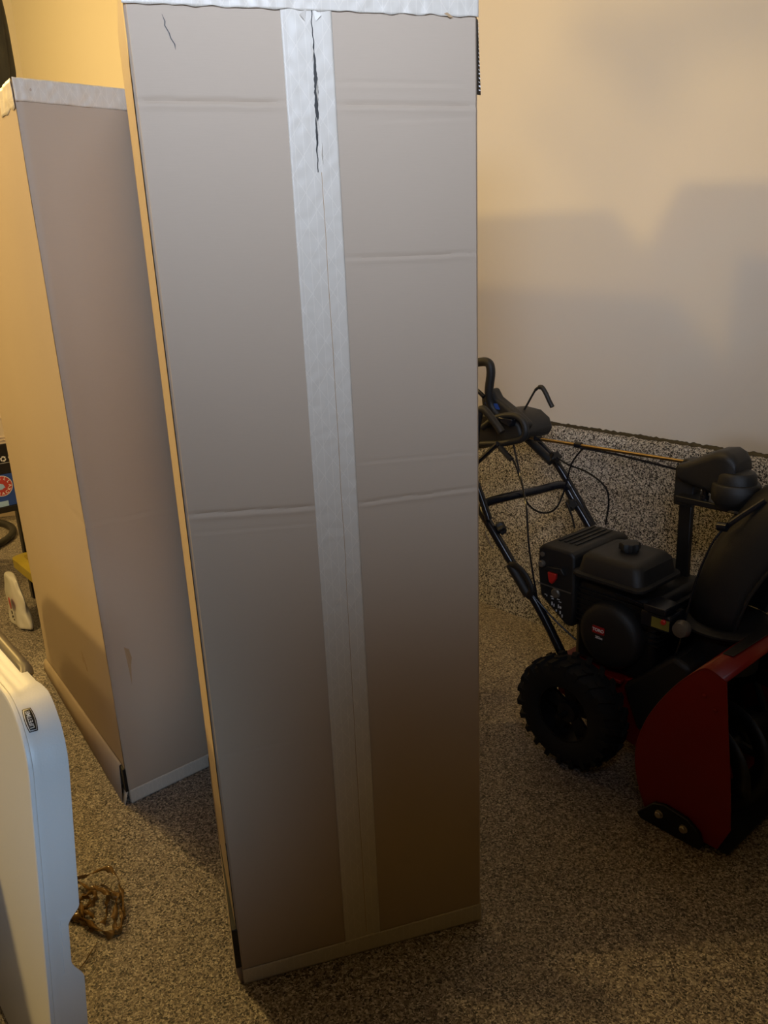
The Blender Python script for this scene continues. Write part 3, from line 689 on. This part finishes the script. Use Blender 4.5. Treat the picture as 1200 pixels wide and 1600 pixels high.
# hand grip loop rising from the console
b = MB(); gr = bez([sp(722, 600, .30), sp(728, 572, .30), sp(748, 566, .30), sp(763, 567, .30), sp(767, 582, .30), sp(764, 612, .30), sp(768, 634, .31), sp(786, 656, .32), sp(812, 672, .34)], 5)
b.tube(gr, [.016]*len(gr), 14); b.build('grip_loop', M['black_plastic'], sb)
b = MB(); b.prism([sp(766, 606, .31), sp(774, 622, .31), sp(796, 640, .31), sp(822, 664, .31), sp(812, 682, .31), sp(756, 676, .31), sp(750, 620, .31)], (0, .05, 0)); gb = b.build('grip_base', M['black_plastic'], sb, bevel=.012, seg=3)
b = MB(); b.prism([sp(757, 629, .306), sp(776, 631, .306), sp(780, 640, .306), sp(764, 638, .306)], (0, .006, 0)); b.build('blue_decal', M['blue'], gb)
b = MB(); b.tube(bez([sp(740, 700, .22), sp(748, 650, .22), sp(756, 640, .22), sp(776, 664, .22), sp(784, 676, .22)], 5), .014, 10); b.build('control_lever', M['black_plastic'], sb)
b = MB(); b.tube(bez([sp(738, 606, .27), sp(748, 612, .27), sp(756, 620, .27)], 4), .008, 10); b.build('lever_knob', M['gloss_black'], sb)
# bail hook lever
hk = bez([sp(808, 657, .42), sp(822, 635, .42), sp(832, 617, .42), sp(838, 608, .42), sp(846, 605, .42), sp(852, 613, .42), sp(858, 626, .42), sp(863, 636, .42)], 5)
b = MB(); b.tube(hk, [.0038]*14+[.0052]*4+[.0085]*(len(hk)-18), 10); b.build('chute_lever', M['black_plastic'], sb)
# strut under the console, cables
b = MB(); b.tube([sp(778, 693, .20), sp(740, 728, .20)], .009, 8); b.build('strut', M['gloss_black'], sb)
for nm, pts, r_ in (('cable', [sp(802, 694, .30), sp(812, 740, .28), sp(822, 790, .2), sp(826, 850, .16), sp(834, 905, .14), sp(842, 950, .13)], .0035),
                    ('cable', [sp(782, 702, .28), sp(800, 716, .28), sp(814, 752, .28), sp(824, 786, .30), sp(846, 801, .36), sp(868, 795, .42), sp(882, 765, .46), sp(893, 725, .47), sp(912, 700, .48), sp(925, 696, .49)], .0035),
                    ('cable', [sp(866, 712, .49), sp(888, 726, .48), sp(918, 738, .48), sp(945, 760, .48), sp(951, 785, .48), sp(946, 820, .47)], .0032),
                    ('cable', [sp(832, 930, .11), sp(848, 948, .12), sp(868, 970, .13), sp(900, 1000, .15)], .003),
                    ('cable', [sp(884, 784, .47), sp(893, 805, .46), sp(898, 825, .44)], .004)):
    b = MB(); b.tube(bez(pts, 6), r_, 6); b.build(nm, M['gloss_black'], sb)
b = MB(); b.tube([sp(780, 697, .28), sp(792, 711, .28), sp(799, 718, .28)], .010, 8); b.build('cable_boot', M['black_plastic'], sb)


# ---------------------------------------------------------------- unseen struts added in the roof space to shade the upper wall
def beam(name, a, b_, w_):
    t = MB(); a = Vector(a); b_ = Vector(b_); d = (b_-a).normalized(); x = d.orthogonal().normalized()*w_/2; y = d.cross(x).normalized()*w_/2
    t.loft([[p+x+y, p-x+y, p-x-y, p+x-y] for p in (a, b_)]); return tag(t.build(name, M['grey_steel'], smooth=False), kind='structure')
LA = Vector((-2.85, 1.30, 2.65))
def toward(x, y, t):          # point a fraction t of the way from the left bulb to a wall spot
    d = Fv + (x-600)/FPX*R2 + (y-800)/FPX*D2; q = CAM + d*((ND+.035-CAM.dot(WN))/d.dot(WN)); return LA.lerp(q, t)
beam('shade_strut_1', toward(835, 150, .33), toward(985, 300, .33), .022)
beam('shade_strut_2', toward(1240, 10, .36), toward(900, 60, .36), .048)
beam('shade_strut_3', toward(900, 20, .34), toward(1040, 170, .34), .052)

# ---------------------------------------------------------------- crumpled brown film on the floor
def fl(x, y, h=0):
    d = Fv + (x-600)/FPX*R2 + (y-800)/FPX*D2; return CAM + d*((h-CH)/d.z)
o = fl(150, 1440); film_o = Vector((o.x, o.y, 0))
random.seed(11)
def ribbon(paths, wd, name, mt, par=None, org=Vector((0, 0, 0)), rnd=1):
    b = MB()
    for P in paths:
        pts = bez([p-org for p in P], 7); v = []; ph = random.random()*6
        for i, p in enumerate(pts):
            t = (pts[min(i+1, len(pts)-1)]-pts[max(i-1, 0)]).normalized()
            a = ph + rnd*1.3*math.sin(i*.35+ph); u_ = Vector((0, 0, 1)).cross(t)
            if u_.length < .01: u_ = Vector((1, 0, 0))
            u_.normalize(); w_ = t.cross(u_).normalized(); q = u_*math.cos(a)+w_*math.sin(a)
            hw = wd*(.35+.65*abs(noise.noise(Vector((i*.21, ph, 0)))*1.6))
            v += [p-q*hw, p+q*hw*.2+w_*.002, p+q*hw]
        k = len(pts)
        for j in range(len(v)):
            if v[j].z < .002: v[j] = Vector((v[j].x, v[j].y, .002))
        b.add(v, [(3*i+c, 3*i+c+1, 3*i+c+4, 3*i+c+3) for i in range(k-1) for c in (0, 1)])
    return b.build(name, mt, par, solid=.0004)
loops = [[(100, 1390, .03), (108, 1404, .05), (122, 1412, .03), (130, 1430, .03), (118, 1436, .02), (104, 1424, .02)], [(108, 1412, .01), (124, 1402, .05), (140, 1404, .04), (134, 1418, .02), (118, 1418, .03)], [(150, 1386, .05), (162, 1392, .06), (176, 1402, .05), (186, 1404, .04)], [(100, 1374, .02), (130, 1370, .05), (165, 1357, .07), (182, 1370, .06), (190, 1392, .05), (192, 1420, .03), (189, 1450, .02), (178, 1460, .01)],
         [(100, 1378, .01), (128, 1380, .03), (140, 1390, .05), (160, 1384, .05), (184, 1398, .04), (190, 1410, .02)],
         [(98, 1420, .01), (115, 1428, .03), (135, 1440, .03), (155, 1452, .02), (175, 1460, .01), (186, 1452, .02), (190, 1430, .03), (186, 1408, .05)],
         [(104, 1385, .02), (112, 1400, .04), (108, 1415, .03), (124, 1424, .02), (142, 1428, .03), (146, 1440, .01)],
         [(120, 1412, .03), (132, 1400, .05), (144, 1394, .06), (150, 1402, .05), (140, 1416, .03), (128, 1424, .01)],
         [(172, 1394, .04), (168, 1410, .03), (166, 1430, .02), (160, 1444, .01)], [(184, 1396, .05), (181, 1420, .04), (178, 1440, .02), (182, 1456, .01)],
         [(99, 1405, .02), (110, 1410, .05), (122, 1420, .02), (136, 1446, .02), (150, 1450, .01)],
         [(104, 1430, .02), (122, 1436, .02), (140, 1446, .015), (160, 1456, .02), (178, 1463, .008)]]
fo = empty('packing_film', film_o, 0, 'crumpled loop of shiny brown packing film on the floor beside the white table', 'packing film')
ribbon([[fl(x, y, h*.6) for x, y, h in L_] for L_ in loops], .0125, 'film_tangle', M['film'], fo, film_o)
ribbon([[fl(152, 1474, .004), fl(142, 1488, .006), fl(132, 1504, .004), fl(118, 1522, .004)]], .0035, 'film_tail', M['film'], fo, film_o, .3)

# ---------------------------------------------------------------- left background: shelf, cartons, tote, bag
K = 4.1/3.53
SX, SY = -4.1, 1.045
shelf = empty('shelving_unit', W(SX, SY), R(-50), 'black steel storage shelf half hidden behind the second cardboard box', 'shelf')
ZS = .512        # local axes: x towards the viewer, y into the right wall; near right upright at the origin
for (x, y) in ((0, 0), (0, -.82), (-.74, 0), (-.74, -.82)):
    MB().box(x-.02, x+.02, y-.02, y+.02, 0, ZS-.03).build('upright', M['black'], shelf)
MB().box(-.76, .02, -.84, .02, ZS-.03, ZS).build('shelf_board', M['black'], shelf, bevel=.002)
def carton(name, x0, x1, y0, y1, z0, z1, mt, label, cat='box'):
    e = empty(name, W(SX+x1, SY+y1, z0), R(-50), label, cat)
    MB().box(x0-x1, 0, y0-y1, 0, 0, z1-z0).build('carton', mt, e, bevel=.002); return e
bl = carton('blue_carton', -.55, .015, -.60, .018, ZS+.001, ZS+.162, M['blue'], 'blue carton with a round red logo on the black shelf')
bk = carton('black_carton', -.55, .015, -.60, .016, ZS+.163, ZS+.308, M['black'], 'black carton with a white recycling mark stacked on the blue carton')
cp = carton('cream_case', -.50, .008, -.60, .012, ZS+.309, ZS+.49, M['cream_panel'], 'cream ribbed case on top of the black carton')
for z in (.018, .032, .125): MB().box(-.002, .004, -.6, 0, z, z+.005).build('rib', M['cream_panel'], cp)
MB().box(0, .002, -.6, 0, -.0, .006).build('rib', M['black_ink'], cp) if False else None
YL, ZL = -.085, .105          # centre of the round logo on the blue end face
def disc(r, x, c, name, mt, par, y=YL, z=ZL, n=36):
    b = MB(); b.prism([(x, y+r*math.cos(2*math.pi*k/n), z+r*math.sin(2*math.pi*k/n)) for k in range(n)], (.0004, 0, 0)); return b.build(name, mt, par, smooth=False)
lg = disc(.052, .0004, 0, 'logo', M['white_ink'], bl); disc(.049, .0008, 0, 'logo_field', M['orange_print'], lg)
disc(.030, .0012, 0, 'logo_centre', M['orange_print'], lg)
b = MB(); b.prism([(.0016, YL+y, ZL+z) for y, z in ((-.02, -.018), (.004, -.016), (.008, -.010), (.016, -.010), (.012, .0), (.008, .008), (.0, .012), (-.01, .014), (-.02, .008))], (.0004, 0, 0)); b.build('logo_figure', M['light_blue'], lg, smooth=False)
for word, a0, a1, top_ in (('GORILLA', 190, -5, 1), ('RACK', 245, 330, 0)):
    for k, chh in enumerate(word):
        a = R(a0 + (a1-a0)*k/(len(word)-1)); p = Vector((.0014, YL+.039*math.cos(a), ZL+.039*math.sin(a)))
        up = Vector((0, math.cos(a), math.sin(a)))*(1 if top_ else -1); rt = up.cross(Vector((1, 0, 0)))
        text_part('logo_letter', chh, .020, M['white_ink'], lg, frame(p, rt, up, (1, 0, 0)), .0003, .0004)
b = MB().box(.0002, .0008, YL-.06, YL+.018, .001, .028); b.build('print_block', M['light_blue'], bl)
for k, z in enumerate((.128, .103, .076)):
    MB().box(.0002, .0008, -.026+.004*k, -.008+.004*k, z-.008, z+.006).build('print_mark', M['light_blue'], bl)
YR, ZR = -.052, .075          # recycling mark on the black carton
rm = None
for k in range(3):
    a0 = R(90+120*k); b = MB(); arc = [a0-R(48)+R(80)*j/8 for j in range(9)]
    v = [Vector((.0006, YR+r_*math.cos(a), ZR+r_*math.sin(a))) for a in arc for r_ in (.0075, .0135)]
    b.add(v, [(2*j, 2*j+1, 2*j+3, 2*j+2) for j in range(8)])
    a = arc[0]; b.add([Vector((.0006, YR+r_*math.cos(t_), ZR+r_*math.sin(t_))) for r_, t_ in ((.005, a), (.016, a), (.0105, a-R(34)))], [(0, 1, 2)])
    b.build('recycling_arrow', M['white_ink'], bk, solid=.0004, smooth=False)
MB().box(.0002, .0008, YR-.05, YR+.026, ZR-.0215, ZR-.020).build('print_line', M['white_ink'], bk)
text_part('print_letter', 'C', .024, M['white_ink'], bk, frame((.0006, -.020, ZR+.002), (0, 1, 0), (0, 0, 1), (1, 0, 0)), .0003, .0006)

# tote with a mustard lid, under and behind the shelf upright
tote = empty('storage_tote', W(-3.64, 1.17), R(-50), 'black storage tote with a mustard yellow lid beside the shelf post', 'tote')
def rr2(hx, hy, z, r): return [Vector((x, y, z)) for x, y in rrect(-hx, hx, -hy, hy, r)]
b = MB(); b.loft([rr2(.27, .16, .001, .04), rr2(.31, .20, .255, .05)]); b.build('tub', M['black_plastic'], tote)
b = MB(); b.loft([rr2(.345, .235, .235, .05), rr2(.35, .24, .24, .05), rr2(.35, .24, .285, .05), rr2(.335, .225, .292, .045), rr2(.305, .195, .292, .04), rr2(.295, .185, .272, .04), rr2(.24, .13, .272, .03), rr2(.23, .12, .285, .03)]); b.build('lid', M['olive'], tote)
# plastic bag
bp0 = W(-3.80, .885); bag = empty('plastic_bag', bp0, R(-50), 'small white plastic bag with a red print standing below the mustard lid', 'bag')
b = MB(); rings = []; random.seed(5)
for k in range(15):
    t = k/14; z = .002+.245*t; hx = .125*(1-.45*t**2)*(1 if t < .95 else .8); hy = .040*(1-.5*t); r_ = []
    for j in range(28):
        a = 2*math.pi*j/28; w_ = 1+.22*noise.noise(Vector((math.cos(a)*2, math.sin(a)*2, t*4)))
        r_.append(Vector((hx*w_*math.cos(a)+.06*t*-1, hy*w_*math.sin(a), z)))
    rings.append(r_)
b.loft(rings); bo = b.build('bag_body', M['bag'], bag, sub=1)
b = MB(); n = 20; v = []
for j in range(n): a = 2*math.pi*j/n; v.append(Vector((.02+.026*math.cos(a), -.0425-.003*math.cos(a), .13+.030*math.sin(a))))
b.add(v, [tuple(range(n))]); b.build('red_print', M['orange_print'], bag, solid=.002, smooth=False)
b = MB()
for (x, z, w_, h_) in ((.028, .085, .012, .016), (.040, .068, .010, .008), (.022, .060, .006, .012), (.044, .052, .012, .005)):
    b.add([Vector((x-w_/2, -.043, z-h_/2)), Vector((x+w_/2, -.043, z-h_/2)), Vector((x+w_/2, -.043, z+h_/2)), Vector((x-w_/2, -.043, z+h_/2))], [(0, 1, 2, 3)])
b.build('black_print', M['black_ink'], bag, solid=.002, smooth=False)

# hose ring, cardboard offcut and dark bundle on the floor behind the shelf
hc = W(-5.40, .90)
b = MB(); b.tube([Vector((.40*math.cos(R(a)), .40*math.sin(R(a)), .024)) for a in range(0, 361, 8)], .022, 12)
h_ = b.build('rubber_hose', M['black_plastic']); h_.location = hc; tag(h_, 'thick black hose lying in a ring on the floor behind the shelf', 'hose')
cx_ = fl(16, 826); cx_ = cx_ + Vector((-.05, .30, 0)); cc_ = empty('open_carton', cx_, R(12), 'small open brown carton on the floor behind the black shelf', 'box')
MB().box(-.30, .10, .0, .30, .001, .26).build('carton_body', M['card'], cc_, bevel=.002)
MB().add([(-.30, 0, .26), (.10, 0, .26), (.06, -.13, .20), (-.28, -.13, .20)], [(0, 1, 2, 3)]).build('flap', M['card'], cc_, solid=.004)
bn = fl(-4, 832); bb_ = MB(); rings = []
for k in range(9):
    t = k/8; rings.append([Vector(((.13+.03*noise.noise(Vector((a*2, t*3, 0))))*math.sin(math.pi*(.12+.80*t))*math.cos(a), .10*math.sin(math.pi*(.12+.80*t))*math.sin(a), .30+.14*t)) for a in [2*math.pi*j/20 for j in range(20)]])
bb_.loft(rings); q = bb_.build('cloth_bundle', M['cloth']); q.location = (cx_.x-.12, cx_.y+.12, -.035); tag(q, 'dark cloth bundle lying on the small open carton', 'bundle')

# dark garment bag hanging high at the far left
hg = W(-4.35, 1.235, 0); hang = empty('hanging_jacket', (hg.x, hg.y, 2.40), R(-50), 'dark olive cloth garment hanging high at the far left, above the boxes', 'garment')
b = MB(); rings = []
for k in range(25):
    t = k/24; z = 1.30*t; r_ = []
    for j in range(36):
        a = 2*math.pi*j/36; f_ = 1+.10*math.sin(9*a+t*1.5)+.16*noise.noise(Vector((math.cos(a)*2, math.sin(a)*2, t*3)))
        s_w = math.sin(math.pi*min(1, .45+t*6)/2) if t < .10 else 1
        r_.append(Vector((.12*f_*s_w*math.cos(a), .22*f_*s_w*math.sin(a)*(1-.25*t), z)))
    rings.append(r_)
b.loft(rings); b.build('cloth', M['cloth'], hang, sub=1)
b = MB(); b.tube(bez([(0, .0, 1.29), (0, .0, 1.40), (0, .02, 1.48), (0, .0, 1.597)]), .006, 8); b.build('hook', M['steel'], hang)

# crate added just off the left edge to shade the table's lower face
cr_ = empty('shade_crate', W(-2.4, -.45), R(-50), 'unseen dark crate added off the left edge to shade the white table', 'crate')
b = MB(); b.loft([[Vector((x, y, z)) for x, y in rrect(-.66+o_, .66-o_, -.50+o_, .50-o_, .05)] for z, o_ in ((.001, .04), (.74, .01), (.74, 0), (.80, 0), (.80, .02), (.06, .07))]); b.build('shade_crate_body', M['black_plastic'], cr_)
